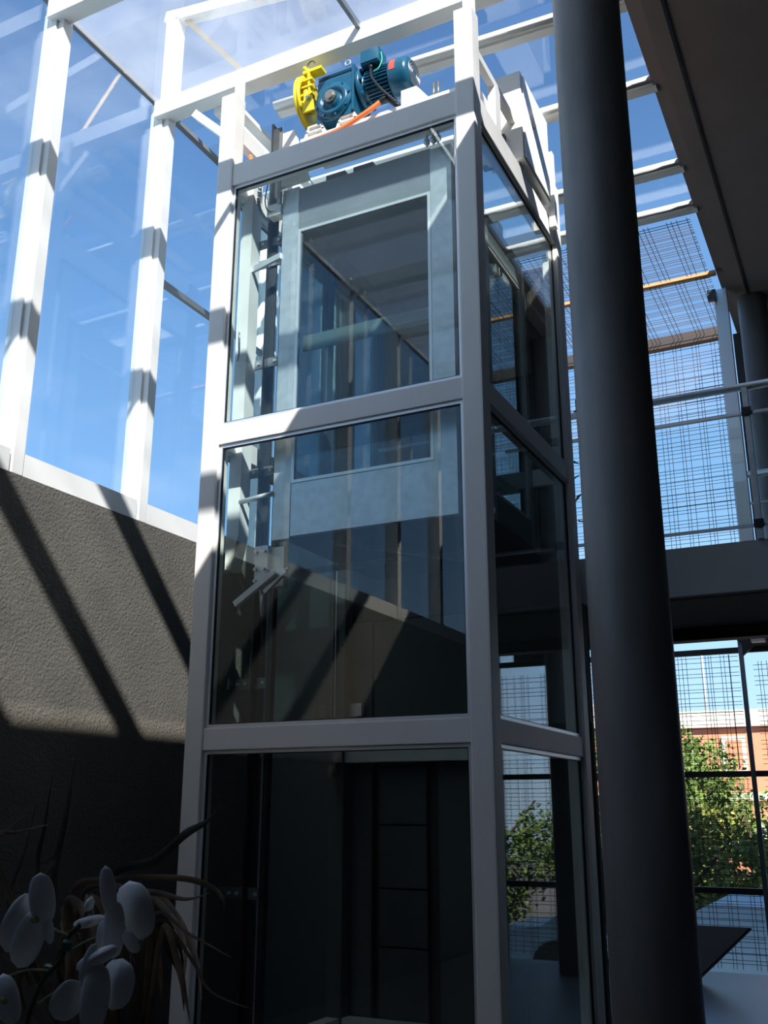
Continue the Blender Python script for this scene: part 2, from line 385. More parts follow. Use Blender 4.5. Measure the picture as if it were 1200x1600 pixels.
# guard rails up the right side
B(-.075, -.025, p, D-p, 6.60, 6.66, 'guard_rail', POSTP, sf)
for y in (.50, .98, 1.42): B(-.080, -.02, y, y+.10, 6.236, 6.599, 'rail_upright', POSTP, sf)
def glaze(axis, a, b, z0, z1, plane, inward):
    # aluminium bead around an opening and the pane in it
    t = .022; fr = MB(); q0, q1 = sorted((plane, plane+inward*.03))
    g0, g1 = sorted((plane+inward*.010, plane+inward*.018))
    def bx(M, u0, u1, z0_, z1_, lo, hi):
        if axis == 'x': M.box(u0, u1, lo, hi, z0_, z1_)
        else: M.box(lo, hi, u0, u1, z0_, z1_)
    bx(fr, a, b, z0, z0+t, q0, q1); bx(fr, a, b, z1-t, z1, q0, q1)
    bx(fr, a, a+t, z0+t, z1-t, q0, q1); bx(fr, b-t, b, z0+t, z1-t, q0, q1)
    o = fr.build('glazing_frame', ALU, sf)
    gk = MB(); k = .006; lo, hi = sorted((plane+inward*.004, plane+inward*.022))
    bx(gk, a+t, b-t, z0+t, z0+t+k, lo, hi); bx(gk, a+t, b-t, z1-t-k, z1-t, lo, hi)
    bx(gk, a+t, a+t+k, z0+t+k, z1-t-k, lo, hi); bx(gk, b-t-k, b-t, z0+t+k, z1-t-k, lo, hi)
    g = gk.build('gasket', RUBBER, o)
    gp = MB(); bx(gp, a+t+k, b-t-k, z0+t+k, z1-t-k, g0, g1); gp.build('glass_pane', GLASS, o)
gaps = [(4.136, 6.054), (2.091, 3.994), (.141, 1.954)]
for z0, z1 in gaps:
    glaze('x', -W+p+.001, -p-.001, z0, z1, .03, 1)
    glaze('y', p+.001, D-p-.001, z0, z1, -.03, -1)
for z0, z1 in gaps[:2]:
    glaze('y', p+.001, D-p-.001, z0, z1, -W+.03, 1)

# back wall of the lower landing with the lower lift door
struct(B(XW+.001, -2.03, 2.0, 2.049, 0, 4.3, 'wall_back_lift', BACKWALL), 'grey wall behind the lift at the lower storey', 'wall')
struct(B(-1.955, -1.76, 1.99, 2.04, 0, 3.08, 'trim_3', BACKWALL), 'grey pier beside the lower lift door', 'trim')
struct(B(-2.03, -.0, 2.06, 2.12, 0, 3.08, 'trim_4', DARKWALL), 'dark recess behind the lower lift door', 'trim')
struct(B(XW+.001, XW+.03, 1.95, 1.999, 0, 3.44, 'trim_5', GALV), 'galvanised corner strip at the end of the wall behind the lift', 'trim')
d1 = thing('door_1', 'grey sectional lift landing door on the lower storey', 'door', (-1.3, 2.0, 0)); d1['kind'] = 'structure'
zz = [.05, .62, 1.03, 1.49, 1.925, 2.10]
for a, b in zip(zz, zz[1:]): B(-1.70, -1.30, 2.0, 2.03, a+.008, b-.008, 'door_section', BACKWALL, d1)
B(-1.20, -.90, 2.0, 2.03, .05, 2.10, 'side_panel', BACKWALL, d1)
B(-.885, -.55, 2.0, 2.03, .05, 2.10, 'side_panel', DARKSTEEL, d1)
B(-1.72, -.5, 1.99, 2.05, 2.11, 2.2, 'head', DARKSTEEL, d1)
struct(B(-1.75, -.0, 2.0, 2.055, 2.21, 3.08, 'trim_6', BACKWALL), 'grey panel above the lower lift door', 'trim')
tag(B(-1.93, -1.83, 1.935, 1.988, 2.32, 2.42, 'switch_box', WHITE), 'small pale box fixed to the wall inside the shaft', 'box')

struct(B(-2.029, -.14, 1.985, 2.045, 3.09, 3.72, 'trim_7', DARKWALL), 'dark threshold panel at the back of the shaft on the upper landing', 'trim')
# ------------------------------------------------------------ lift car
lc = thing('lift_car', 'galvanised lift car with glass walls hanging in the upper shaft', 'lift car', (-.93, .9, 3.33))
Y0, Y1, XA, XB = .2, 1.72, -1.60, -.255
B(XA, XA+.135, Y0, Y0+.06, 3.32, 6.02, 'front_stile', GALV, lc)
B(XB-.155, XB, Y0, Y0+.06, 3.33, 5.985, 'front_stile', GALV, lc)
B(XA+.136, XB-.156, Y0+.005, Y0+.05, 5.655, 6.0, 'top_panel', GREYSHEET, lc)
B(XA+.136, XB-.156, Y0+.005, Y0+.05, 3.335, 3.70, 'bottom_panel', GALV, lc)
def cwin(axis, a, b, z0, z1, q, parent, t=.022, m=ALU):
    fr = MB()
    def bx(M, u0, u1, z0_, z1_, lo, hi):
        if axis == 'x': M.box(u0, u1, lo, hi, z0_, z1_)
        else: M.box(lo, hi, u0, u1, z0_, z1_)
    bx(fr, a, b, z0, z0+t, q-.012, q+.02); bx(fr, a, b, z1-t, z1, q-.012, q+.02)
    bx(fr, a, a+t, z0+t, z1-t, q-.012, q+.02); bx(fr, b-t, b, z0+t, z1-t, q-.012, q+.02)
    o = fr.build('window_frame', m, parent)
    gp = MB(); bx(gp, a+t+.001, b-t-.001, z0+t+.001, z1-t-.001, q, q+.008); gp.build('window_pane', CARGL, o)
cwin('x', XA+.137, XB-.157, 3.702, 5.653, Y0+.01, lc)
B(XA, XB, Y0+.07, Y1, 3.36, 3.46, 'floor', DARKSTEEL, lc)
B(XA+.01, XB-.01, Y0+.07, Y1, 5.80, 5.86, 'roof', GREYSHEET, lc)
B(XA+.15, XB-.2, Y0+.2, Y1-.1, 5.79, 5.799, 'roof_lining', ALU, lc)
for x0 in (XA, XB-.045):
    B(x0, x0+.045, Y1-.07, Y1, 3.461, 5.799, 'rear_stile', GALV, lc)
    B(x0, x0+.045, .82, .90, 3.461, 5.799, 'side_stile', GALV, lc)
    B(x0+.003, x0+.04, Y0+.065, Y1-.08, 3.461, 3.66, 'side_panel', GREYSHEET, lc)
    B(x0+.003, x0+.04, Y0+.065, Y1-.08, 5.60, 5.799, 'side_panel', GREYSHEET, lc)
    cwin('y', Y0+.08, .815, 3.665, 5.595, x0+.015, lc, .02, MIDSTEEL)
    cwin('y', .905, Y1-.085, 3.665, 5.595, x0+.015, lc, .02, WHITE)
B(XA+.05, -.9, Y1-.05, Y1-.02, 3.461, 5.799, 'door_leaf', DARKSTEEL, lc)
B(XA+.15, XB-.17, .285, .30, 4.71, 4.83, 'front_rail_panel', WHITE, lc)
MB().cyl((XA+.1, Y1-.13, 4.40), (XB-.1, Y1-.13, 4.40), .018).build('handrail', ALU, lc)
B(XA+.02, XB-.02, .55, .70, 5.861, 6.0, 'crosshead', POSTP, lc)
B(XA+.02, XB-.02, 1.2, 1.3, 5.861, 5.97, 'crosshead', POSTP, lc)
for x in (-1.28, -1.05):
    b_ = B(x, x+.14, .30, .44, 5.87, 6.05, 'buffer', ALU, lc)
    B(x-.01, x+.15, .29, .45, 6.051, 6.11, 'buffer_pad', RUBBER, b_)
MB().bar((XA+.3, .5, 3.345), (XB-.3, 1.5, 3.345), .05, .03).build('under_brace', GALV, lc)
MB().bar((XA+.07, .30, 3.10), (XA+.6, 1.1, 3.34), .04, .04).build('under_brace', GALV, lc)
# safety gear hanging from the bottom left of the car
sg = thing('safety_gear', 'white bolted safety gear block with a lever under the left edge of the lift car', 'safety gear', (-1.6, .2, 3.1))
sg_b = B(-1.700, -1.600, .16, .22, 3.01, 3.28, 'mounting_plate', WHITE, sg)
B(-1.599, -1.500, .20, .25, 3.0, 3.27, 'mounting_plate', WHITE, sg)
for x, z in ((-1.685, 3.24), (-1.62, 3.24), (-1.685, 3.12), (-1.62, 3.12), (-1.685, 3.04), (-1.55, 3.06)):
    MB().cyl((x, .135, z), (x, .16, z), .012, n=6).build('bolt', GALV, sg)
MB().bar((-1.80, .10, 2.885), (-1.50, .10, 3.075), .035, .040).build('lever', WHITE, sg)
MB().bar((-1.60, .13, 2.96), (-1.44, .13, 3.09), .03, .045).build('slide', GALV, sg)
MB().cyl((-1.62, .14, 2.99), (-1.615, .14, 2.80), .022, .012, 10).build('jaw', GALV, sg)
MB().cyl((-1.66, .14, 3.0), (-1.42, .14, 3.10), .012).build('pivot_rod', ALU, sg)

# guide rail, backing channel and brackets at the left of the shaft
gr = thing('guide_rail', 'dark steel tee guide rail running the full height of the shaft', 'guide rail', (-1.78, .3, 0))
m = MB().box(-1.835, -1.745, .36, .372, 0, 6.75).box(-1.797, -1.783, .30, .36, 0, 6.75); m.build('tee', DARKSTEEL, gr)
for i, z in enumerate((5.72, 5.55, 4.72, 3.88, 2.4, 1.1)):
    bk = MB().box(-1.96, -1.70, .345, .359, z-.035, z+.035).box(-1.96, -1.948, .28, .345, z-.035, z+.035).build('rail_bracket', MIDSTEEL, gr)
    for x in (-1.92, -1.86, -1.72): MB().cyl((x, .33, z), (x, .345, z), .012, n=6).build('bolt', ALU, bk)
gr2 = B(-1.69, -1.655, .33, .38, 0, 6.1, 'rear_guide', DARKSTEEL)
tag(gr2, 'slim dark rail between the tee rail and the lift car', 'guide rail')
bc = thing('backing_channel', 'white backing channel with a tapered lower end hanging left of the guide rail', 'channel', (-1.98, .3, 3.2))
MB().prism([(-2.00, 6.3), (-1.90, 6.3), (-1.90, 3.42), (-1.95, 3.17), (-2.00, 3.17)], 1, .24, .36).build('channel', WHITE, bc)
MB().bar((-1.90, .27, 5.47), (-1.60, .19, 5.47), .02, .045).build('strut', ALU, bc)
MB().cyl((-1.90, .25, 3.645), (-1.60, .19, 3.645), .018).build('strut', ALU, bc)
MB().tube(smooth([(-1.965, .23, 4.95), (-1.94, .2, 4.9), (-1.95, .22, 4.8), (-1.97, .23, 4.72)]), .006).build('wire_hook', MIDSTEEL, bc)
ch = MB()
cp = smooth([(-1.86, .26, 6.2), (-1.85, .24, 6.0), (-1.80, .24, 5.88), (-1.76, .24, 5.84)], 7)
for k, q in enumerate(cp): ch.lathe(q-Vector((0, 0, .012)), (0, .3, 1) if k % 2 else (.4, 0, 1), [(0, .008), (.006, .015), (.018, .015), (.024, .008)], 8)
tag(ch.build('chain', MIDSTEEL), 'short hanging steel chain near the top of the guide rail', 'chain')
lm = thing('limit_switch', 'white limit switch block with a looped black wire beside the lift car top', 'switch', (-1.65, .2, 5.9))
MB().box(-1.72, -1.61, .18, .26, 5.82, 5.92, .006).build('housing', WHITE, lm)
MB().tube(smooth([(-1.72, .17, 6.12), (-1.73, .15, 5.95), (-1.70, .15, 5.85), (-1.64, .15, 5.83)]), .005).build('wire', BLACKM, lm)
pu = thing('lever_switch', 'grey limit lever and bolts above the right stile of the lift car', 'switch', (-.40, .25, 6.0))
MB().prism([(-.52, 6.17), (-.42, 6.13), (-.42, 6.17), (-.36, 6.20), (-.36, 6.12), (-.20, 6.13), (-.20, 6.15), (-.33, 6.22), (-.40, 6.24)], 1, .18, .22).build('plate', GALV, pu)
for x in (-.43, -.38, -.345): MB().lathe((x, .2, 6.02), (0, 0, 1), [(0, .008), (.02, .008), (.021, .022), (.05, .022), (.051, .01), (.20, .01)], 14).build('bolt', GALV, pu)
MB().cyl((-.36, .21, 6.20), (-.36, .21, 6.25), .012).build('pin', RED, pu)

# ------------------------------------------------------------ machine bed, motor, governor
mbed = thing('machine_bed', 'white channel bed across the shaft top carrying the gear motor', 'machine bed', (-.8, .3, 6.3))
m = MB().box(-1.42, -.14, .123, .138, 6.236, 6.36).box(-1.42, -.14, .138, .50, 6.345, 6.36).box(-1.42, -.14, .138, .2, 6.236, 6.25)
m.build('channel', WHITE, mbed)
B(-1.42, -.14, .80, .86, 6.236, 6.36, 'channel', WHITE, mbed)
B(-.60, -.48, .14, .30, 6.361, 6.50, 'stop_block', WHITE, mbed)
MB().prism([(-.479, 6.361), (-.38, 6.361), (-.479, 6.50)], 1, .14, .16).build('gusset', WHITE, mbed)
for x in (-.36, -.325): MB().cyl((x, .17, 6.361), (x, .17, 6.50), .006).build('stud', BRASS, mbed)
MB().prism([(-1.60, 6.50), (-1.50, 6.50), (-1.36, 6.03), (-1.60, 6.03)], 1, .16, .19).build('end_plate', WHITE, mbed)
MB().box(-1.63, -1.605, .16, .19, 5.9, 6.52).build('end_post', SHAFTM, mbed)
for x0 in (-1.40, -1.13):
    f = MB(); x1 = x0+.19
    f.box(x0, x1, .14, .40, 6.361, 6.374); f.box(x0+.015, x1-.02, .14, .40, 6.408, 6.419); f.box(x0+.03, x1-.035, .14, .40, 6.452, 6.465)
    f.prism([(x0, 6.374), (x0+.02, 6.374), (x0+.045, 6.452), (x0+.03, 6.452)], 1, .14, .40)
    f.prism([(x1-.03, 6.374), (x1, 6.374), (x1-.035, 6.452), (x1-.055, 6.452)], 1, .14, .40)
    f.box((x0+x1)/2-.008, (x0+x1)/2+.008, .16, .40, 6.374, 6.452)
    f.build('motor_foot', WHITE, mbed)
gm = thing('gear_motor', 'teal blue geared electric motor on top of the lift shaft', 'motor', (-1.2, .35, 6.45))
# gearbox housing: square block with round worm cover and output shaft, facing the viewer
GX, GZ, GY = -1.14, 6.62, .13
m = MB().box(GX-.15, GX+.15, GY, GY+.22, GZ-.165, GZ+.20, .02); m.build('gearbox', BLUE, gm)
m = MB().lathe((GX, GY, GZ-.02), (0, -1, 0), [(0, .150), (.02, .150), (.021, .125), (.035, .125), (.036, .09), (.02, .088), (.021, .065), (.05, .063)], 40)
gc = m.build('worm_cover', BLUE, gm)
for k in range(8):
    a = k*PI/4+.2; MB().cyl((GX+.138*math.cos(a), GY-.02, GZ-.02+.138*math.sin(a)), (GX+.138*math.cos(a), GY-.032, GZ-.02+.138*math.sin(a)), .01, n=6).build('bolt', BLUE, gc)
MB().lathe((GX, GY-.05, GZ-.02), (0, -1, 0), [(0, .046), (.03, .046), (.031, .03), (.035, .03)], 28).build('output_shaft', SHAFTM, gm)
for k in range(4):
    B(GX-.145, GX+.145, GY+.01, GY+.2, GZ+.201+k*.012, GZ+.207+k*.012, 'cooling_fin', BLUE if k != 1 else BLACKM, gm)
MB().box(GX+.151, GX+.172, GY-.015, GY+.25, GZ-.15, GZ+.245, .004).build('flange', BLUE, gm)
MB().tube([(GX+.10+.022*math.cos(t*PI/6), GY+.02, GZ+.30+.022*math.sin(t*PI/6)) for t in range(13)], .007).build('lifting_eye', GALV, gm)
MZ = GZ+.085; MY = GY+.115
m = MB().lathe((GX+.173, MY, MZ), (1, 0, 0), [(0, .10), (.02, .155), (.045, .155), (.047, .115), (.07, .108), (.28, .108)], 40)
m.build('motor_body', BLUE, gm)
fins = MB()
for k in range(30):
    a = 2*PI*k/30; d = Vector((0, math.cos(a), math.sin(a)))
    fins.bar(Vector((GX+.25, MY, MZ))+d*.118, Vector((GX+.43, MY, MZ))+d*.118, .006, .022, d)
fins.build('cooling_ribs', BLUE, gm)
for k in range(8):
    a = k*PI/4; MB().box(GX+.220, GX+.235, MY+.134*math.cos(a)-.012, MY+.134*math.cos(a)+.012, MZ+.134*math.sin(a)-.012, MZ+.134*math.sin(a)+.012).build('flange_bolt', BLUE, gm)
fc = MB().lathe((GX+.435, MY, MZ), (1, 0, 0), [(0, .132), (.01, .136), (.12, .136), (.145, .128), (.16, .10), (.165, .0005)], 40).build('fan_cover', BLUE, gm)
gd = MB()
for r in (.035, .055, .075, .095): gd.lathe((GX+.435+.160, MY, MZ), (1, 0, 0), [(0, r-.004), (.006, r-.004), (.006, r+.004), (0, r+.004)], 32, False)
gd.build('fan_grille', MIDSTEEL, fc)
st = MB()
for k in range(5):
    a0 = math.radians(142+k*9); a1 = math.radians(142+k*9+9)
    q = [Vector((xx, MY+.1365*math.cos(a), MZ+.1365*math.sin(a))) for xx, a in ((GX+.455, a0), (GX+.50, a0), (GX+.50, a1), (GX+.455, a1))]
    A = [st.bm.verts.new(v) for v in q]; n_ = [st.bm.verts.new(v+(v-Vector((v.x, MY, MZ))).normalized()*.002) for v in q]
    st.bm.faces.new(n_); st.bm.faces.new(A[::-1])
    for j in range(4): st.bm.faces.new((A[j], A[(j+1) % 4], n_[(j+1) % 4], n_[j]))
st.build('sticker', RED, fc)
tb = MB().box(GX+.235, GX+.385, MY-.155, MY-.02, MZ+.09, MZ+.215, .012).build('terminal_box', BLUE, gm)
MB().box(GX+.240, GX+.380, MY-.164, MY-.156, MZ+.10, MZ+.205, .003).build('lid', BLUE, tb)
MB().cyl((GX+.31, MY-.13, MZ+.089), (GX+.315, MY-.135, MZ+.05), .016).build('cable_gland', BLACKM, tb)
tag(MB().tube(smooth([(GX+.315, MY-.14, MZ+.05), (GX+.34, MY-.17, MZ-.06), (GX+.42, MY-.18, MZ-.20), (GX+.53, .09, 6.37)]), .010).build('motor_cable', BLACKM), 'black power cable drooping from the motor terminal box', 'cable')
tag(MB().tube(smooth([(GX+.392, MY-.13, MZ+.17), (GX+.41, MY-.15, MZ+.08), (GX+.39, MY-.16, MZ+.01), (GX+.35, MY-.165, MZ-.01)]), .005).build('earth_wire', GREENW), 'thin green earth wire beside the terminal box', 'wire')
gv = thing('speed_governor', 'yellow governor wheel and bracket at the left end of the gear motor', 'governor', (-1.5, .4, 6.6))
VX, VY, VZ = -1.40, .27, 6.76
wh = MB().lathe((VX-.06, VY, VZ), (1, 0, 0), [(0, .205), (.012, .225), (.02, .212), (.035, .212), (.043, .225), (.055, .205), (.05, .18), (.03, .175), (.03, .03), (.06, .03), (.06, .0005)], 48)
wh.build('wheel', YEL, gv)
m = MB()
m.bar((VX+.0, VY-.10, VZ-.13), (VX+.0, VY-.10, VZ+.21), .05, .03, (0, 1, 0)); m.bar((VX+.05, VY-.13, VZ-.10), (VX+.03, VY-.13, VZ+.22), .02, .03, (0, 1, 0))
for z in (-.08, -.02, .05, .11): m.box(VX-.03, VX+.07, VY-.15, VY-.10, VZ+z, VZ+z+.018)
m.build('caliper', YEL, gv)
MB().lathe((VX-.01, VY-.05, VZ), (1, 0, 0), [(0, .10), (.03, .10), (.035, .07), (.07, .06)], 28).build('hub', YEL, gv)
MB().box(VX-.02, VX+.14, VY-.14, VY-.06, VZ+.19, VZ+.215).build('top_arm', YEL, gv)
MB().cyl((VX-.02, VY-.12, VZ+.26), (VX+.03, VY-.12, VZ+.20), .016).build('spring', YEL, gv)
MB().prism([(VX+.0, VZ-.18), (VX+.10, VZ-.18), (VX+.08, VZ-.05), (VX+.01, VZ-.02)], 1, VY-.16, VY-.145).build('foot_plate', YEL, gv)
MB().cyl((VX+.045, VY-.18, VZ-.07), (VX+.045, VY-.16, VZ-.07), .016, n=6).build('bolt', GALV, gv)
MB().tube([(VX+.06+.03*math.cos(t*PI/7), VY-.15, VZ+.24+.03*math.sin(t*PI/7)) for t in range(8)], .004).build('loop', BLACKM, gv)
oc = thing('orange_conduit', 'orange corrugated conduit running along the shaft top below the motor', 'conduit', (-1.2, .1, 6.3))
pts = smooth([(-.74, .09, 6.42), (-.85, .07, 6.35), (-1.05, .06, 6.275), (-1.30, .06, 6.255), (-1.50, .09, 6.265)], 8)
MB().tube(pts, .018, 12).build('hose', ORANGE, oc)
MB().tube(smooth([(-1.50, .09, 6.265), (-1.66, .12, 6.29), (-1.80, .20, 6.33), (-1.93, .26, 6.40), (-1.99, .3, 6.52)], 8), .018, 12).build('hose', ORANGE, oc)
MB().tube(smooth([(-.74, .09, 6.42), (-.69, .10, 6.44), (-.62, .16, 6.385)]), .022, 12).build('sleeve', BLACKM, oc)
# control cabinet at the right of the shaft top
cb = thing('control_cabinet', 'tall white control cabinet fixed outside the shaft top at the right', 'cabinet', (.05, 1.1, 6.0))
MB().box(-.22, .03, .95, 1.62, 6.28, 7.06, .008).build('body', WHITE, cb)
B(.031, .042, .98, 1.59, 6.30, 7.03, 'door', WHITE, cb)
B(.0, .05, 1.66, 1.72, 6.1, 6.80, 'side_channel', WHITE, cb)
MB().cyl((.043, 1.2, 6.72), (.06, 1.2, 6.72), .02).build('lock', WHITE, cb)
B(-.23, -.201, .70, .99, 6.24, 6.78, 'bracket', WHITE, cb)
fn = thing('fan_unit', 'small dark fan unit visible between the guard rail uprights', 'fan', (-.15, 1.15, 6.3))
MB().lathe((-.18, .9, 6.36), (0, -1, 0), [(0, .09), (.06, .09), (.061, .07), (.03, .065)], 28).build('ring', DARKSTEEL, fn)
MB().box(-.28, -.10, .905, .945, 6.24, 6.50).build('housing', DARKSTEEL, fn)

# ------------------------------------------------------------ upper landing balustrade
bl = thing('balustrade', 'steel handrail with glass infill along the upper landing edge', 'balustrade', (1, 2.1, 3.45))
MB().cyl((-.6, 2.12, 4.63), (6.9, 2.12, 4.63), .030, n=24).build('handrail', ALU, bl)
MB().box(-.6, 6.9, 2.10, 2.13, 4.405, 4.425).build('top_channel', ALU, bl)
MB().box(-.6, 6.9, 2.10, 2.13, 3.545, 3.565).build('bottom_channel', ALU, bl)
for x in (.09, 1.285, 2.5, 3.7, 4.9):
    B(x-.02, x+.02, 2.09, 2.15, 3.45, 4.615, 'baluster', GALV, bl)
    for z in (4.40, 3.54): B(x-.035, x+.035, 2.07, 2.088, z-.01, z+.05, 'clamp', BLACKM, bl)
for a, b in ((-.6, .06), (.12, 1.255), (1.315, 2.47), (2.53, 3.67), (3.73, 4.87)): B(a, b, 2.11, 2.118, 3.57, 4.40, 'glass_panel', GLASS, bl)
b2 = thing('balustrade', 'plain steel rail on the far side of the upper landing', 'balustrade', (1.2, 3.45, 3.45))
MB().cyl((1.12, 3.45, 4.37), (6.9, 3.45, 4.37), .03, n=20).build('handrail', ALU, b2)
for x in (1.16, 2.2, 3.2): B(x-.02, x+.02, 3.43, 3.47, 3.45, 4.35, 'baluster', GALV, b2)
B(1.12, 6.9, 3.44, 3.46, 4.10, 4.12, 'mid_rail', ALU, b2)
hp = thing('trailing_plant', 'dark leafy plant hanging at the landing rail beside the column', 'plant', (0.02, 2.16, 4.3))
MB().tube(smooth([(.0, 2.2, 3.46), (.01, 2.16, 4.1), (.0, 2.15, 4.78)]), .008).build('stem', STEM, hp)
for k in range(13):
    z = 3.75+k*.08; a = random.uniform(0, 6.3); L = random.uniform(.08, .16)
    q0 = Vector((.005, 2.16, z)); d = Vector((math.cos(a), .3*math.sin(a), -.3+random.random())).normalized(); s_ = Vector((0, 0, 1)).cross(d).normalized()*.018
    lm_ = MB(); V = [lm_.bm.verts.new(v) for v in (q0, q0+d*L*.5+s_, q0+d*L-Vector((0, 0, .03)), q0+d*L*.5-s_)]
    lm_.bm.faces.new(V); r_ = bmesh.ops.extrude_face_region(lm_.bm, geom=lm_.bm.faces[:]); [setattr(v, 'co', v.co+Vector((0, .003, 0))) for v in r_['geom'] if isinstance(v, bmesh.types.BMVert)]
    lm_.build('leaf', STEM, hp)

# ------------------------------------------------------------ furniture, right and behind the column
tb_ = thing('reception_table', 'blue-grey table top in the lower right corner', 'table', (1.8, .2, 0))
MB().box(.80, 3.0, -1.0, .95, .715, .75, .004).build('tabletop', TABM, tb_)
for x, y in ((.9, -.9), (2.9, -.9), (.9, .85), (2.9, .85)): B(x-.03, x+.03, y-.03, y+.03, 0, .714, 'leg', DARKSTEEL, tb_)
dp = thing('tilted_panel', 'dark tilted panel standing at the table edge behind the column foot', 'panel', (1.05, .6, .75))
m = MB(); A = [(.62, .62, .775), (.885, .58, .76), (1.165, .62, 1.015), (.85, .66, 1.01)]
n_ = (Vector(A[1])-Vector(A[0])).cross(Vector(A[3])-Vector(A[0])).normalized()*.025
va = [m.bm.verts.new(Vector(a)) for a in A]; vb = [m.bm.verts.new(Vector(a)+n_) for a in A]
m.bm.faces.new(va); m.bm.faces.new(vb[::-1])
for j in range(4): m.bm.faces.new((va[j], va[(j+1) % 4], vb[(j+1) % 4], vb[j]))
bmesh.ops.bevel(m.bm, geom=m.bm.edges[:], offset=.008, segments=2, affect='EDGES')
m.build('board', BLACKM, dp)
MB().cyl((.80, .63, .751), (.80, .63, .90), .015).build('support', DARKSTEEL, dp)
ch_ = thing('office_chair', 'black chair back glimpsed between the lift shaft and the column', 'chair', (-.1, 3.2, 0))
MB().box(-.36, .14, 3.3, 3.36, .72, 1.22, .03).build('backrest', BLACKM, ch_)
MB().box(-.36, .14, 2.9, 3.32, .44, .52, .03).build('seat', BLACKM, ch_)
MB().bar((-.11, 3.34, .5), (-.11, 3.34, .8), .06, .02).build('back_stem', BLACKM, ch_)
MB().cyl((-.11, 3.1, .06), (-.11, 3.1, .44), .03).build('column', DARKSTEEL, ch_)
for k in range(5):
    a = k*2*PI/5; MB().bar((-.11, 3.1, .06), (-.11+.3*math.cos(a), 3.1+.3*math.sin(a), .04), .04, .03).build('leg', BLACKM, ch_)

# ------------------------------------------------------------ outside
struct(B(-40, 40, YB+.3, 60, -1.6, -1.3, 'ground', ROADM), 'paved ground outside', 'ground')
tag(MB().prism([(YB+.3, -.56), (9.5, -.56), (11, -.9), (11, -1.29), (YB+.3, -1.29)], 0, -14, 14).build('grass_bank', GRASSM), 'grassy bank outside the lower mesh', 'ground')
bd = thing('brick_building', 'orange brick building with a pale parapet seen over the trees', 'building', (-1, 32, -1.3))
B(-9.5, 6, 30, 40, -1.3, 4.25, 'wall', BRICK, bd)
B(-9.7, 6.2, 29.8, 40.2, 4.25, 4.80, 'parapet', CONC, bd)
B(-9.5, 6, 29.85, 29.99, 1.9, 2.15, 'floor_band', CONC, bd)
for x in (-8.5, -6.2, -3.05, -.6, 2.2):
    f = B(x, x+.75, 29.88, 29.99, 2.75, 3.95, 'window', CONC, bd); B(x+.12, x+.63, 29.86, 29.879, 2.87, 3.83, 'shutter', BRICK, f)
    MB().cyl((x+.9, 29.6, .75), (x+.9, 29.99, .75), .45).build('dish', CONC, bd)
MB().cyl((-3.6, 31, 4.8), (-3.6, 31, 7.0), .03).build('antenna', CONC, bd)
pb = thing('apartment_block', 'tall grey apartment block seen through the mesh beside the column', 'building', (-16, 40, -1.3))
B(-19, -9.9, 38, 46, -1.3, 6.3, 'wall', SLABW, pb)
for k in range(5):
    for j in range(3): B(-18.5+k*1.7, -17.5+k*1.7, 37.9, 37.99, .5+j*1.9, 1.6+j*1.9, 'window', DARKSTEEL, pb)
def tree(x, y, z0, h, r, n, label, lm, seed):
    rnd = random.Random(seed)
    t = thing('tree', label, 'tree', (x, y, z0))
    tr = MB().tube([(x, y, z0), (x+.05, y, z0+h*.3), (x-.05, y+.05, z0+h*.6)], [.12, .09, .05])
    for k in range(6):
        a = rnd.uniform(0, 6.28); tr.tube([(x, y, z0+h*(.25+.05*k)), (x+r*.6*math.cos(a), y+r*.6*math.sin(a), z0+h*(.5+.07*k))], [.05, .02], 6)
    tr.build('trunk', BARK, t)
    cl_ = [(Vector((rnd.uniform(-.75, .75)*r, rnd.uniform(-.6, .6)*r, h*(.15+.72*rnd.random()))), rnd.uniform(.28, .5)*r) for _ in range(22)]
    verts = []; faces = []
    for _ in range(n):
        c0, cr0 = rnd.choice(cl_); v = Vector((rnd.gauss(0, 1), rnd.gauss(0, 1), rnd.gauss(0, 1))).normalized()*cr0*rnd.uniform(.6, 1)
        q = Vector((x, y, z0))+c0+v; L = rnd.uniform(.07, .14)
        d = Vector((rnd.gauss(0, 1), rnd.gauss(0, 1), rnd.gauss(0, .7))).normalized(); s_ = d.orthogonal().normalized()
        s_ = (Matrix.Rotation(rnd.uniform(0, 6.3), 3, d) @ s_)*L*.33
        i = len(verts); verts += [q, q+d*L*.5+s_, q+d*L, q+d*L*.5-s_]; faces.append((i, i+1, i+2, i+3))
    me = bpy.data.meshes.new('foliage'); me.from_pydata([tuple(v) for v in verts], [], faces); me.materials.append(lm)
    o = bpy.data.objects.new('foliage', me); C.objects.link(o); o.parent = t; o.matrix_parent_inverse = Matrix.Translation(-t.location)
tree(-2.35, 14.0, -1.2, 4.6, 1.7, 16000, 'tallest leafy tree outside the mesh right beside the column', LEAF, 3)
tree(-.55, 15.5, -1.2, 3.5, 1.5, 9000, 'lower leafy tree outside near the slim frame post', LEAF, 5)
tree(-1.3, 11.6, -1.1, 2.9, 1.5, 15000, 'yellow-green bush in front of the trees outside the mesh', LEAF2, 8)
tree(-5.4, 15.0, -1.2, 4.3, 1.9, 12000, 'leafy tree outside seen in the gap between lift and column', LEAF, 11)
tree(2.6, 14.5, -1.2, 3.4, 1.6, 9000, 'leafy tree outside beyond the right mesh bay', LEAF, 13)
tree(-8.6, 16, -1.2, 3.8, 1.9, 9000, 'leafy tree outside behind the lift shaft', LEAF, 17)
tree(5.4, 14, -1.2, 4.2, 1.8, 9000, 'leafy tree outside far to the right', LEAF, 21)
tree(8.8, 15, -1.2, 4.0, 1.9, 8000, 'leafy tree outside farthest to the right', LEAF, 23)
tree(.9, 11.4, -1.1, 2.6, 1.2, 9000, 'bushy shrub outside below the right mesh bay', LEAF2, 29)
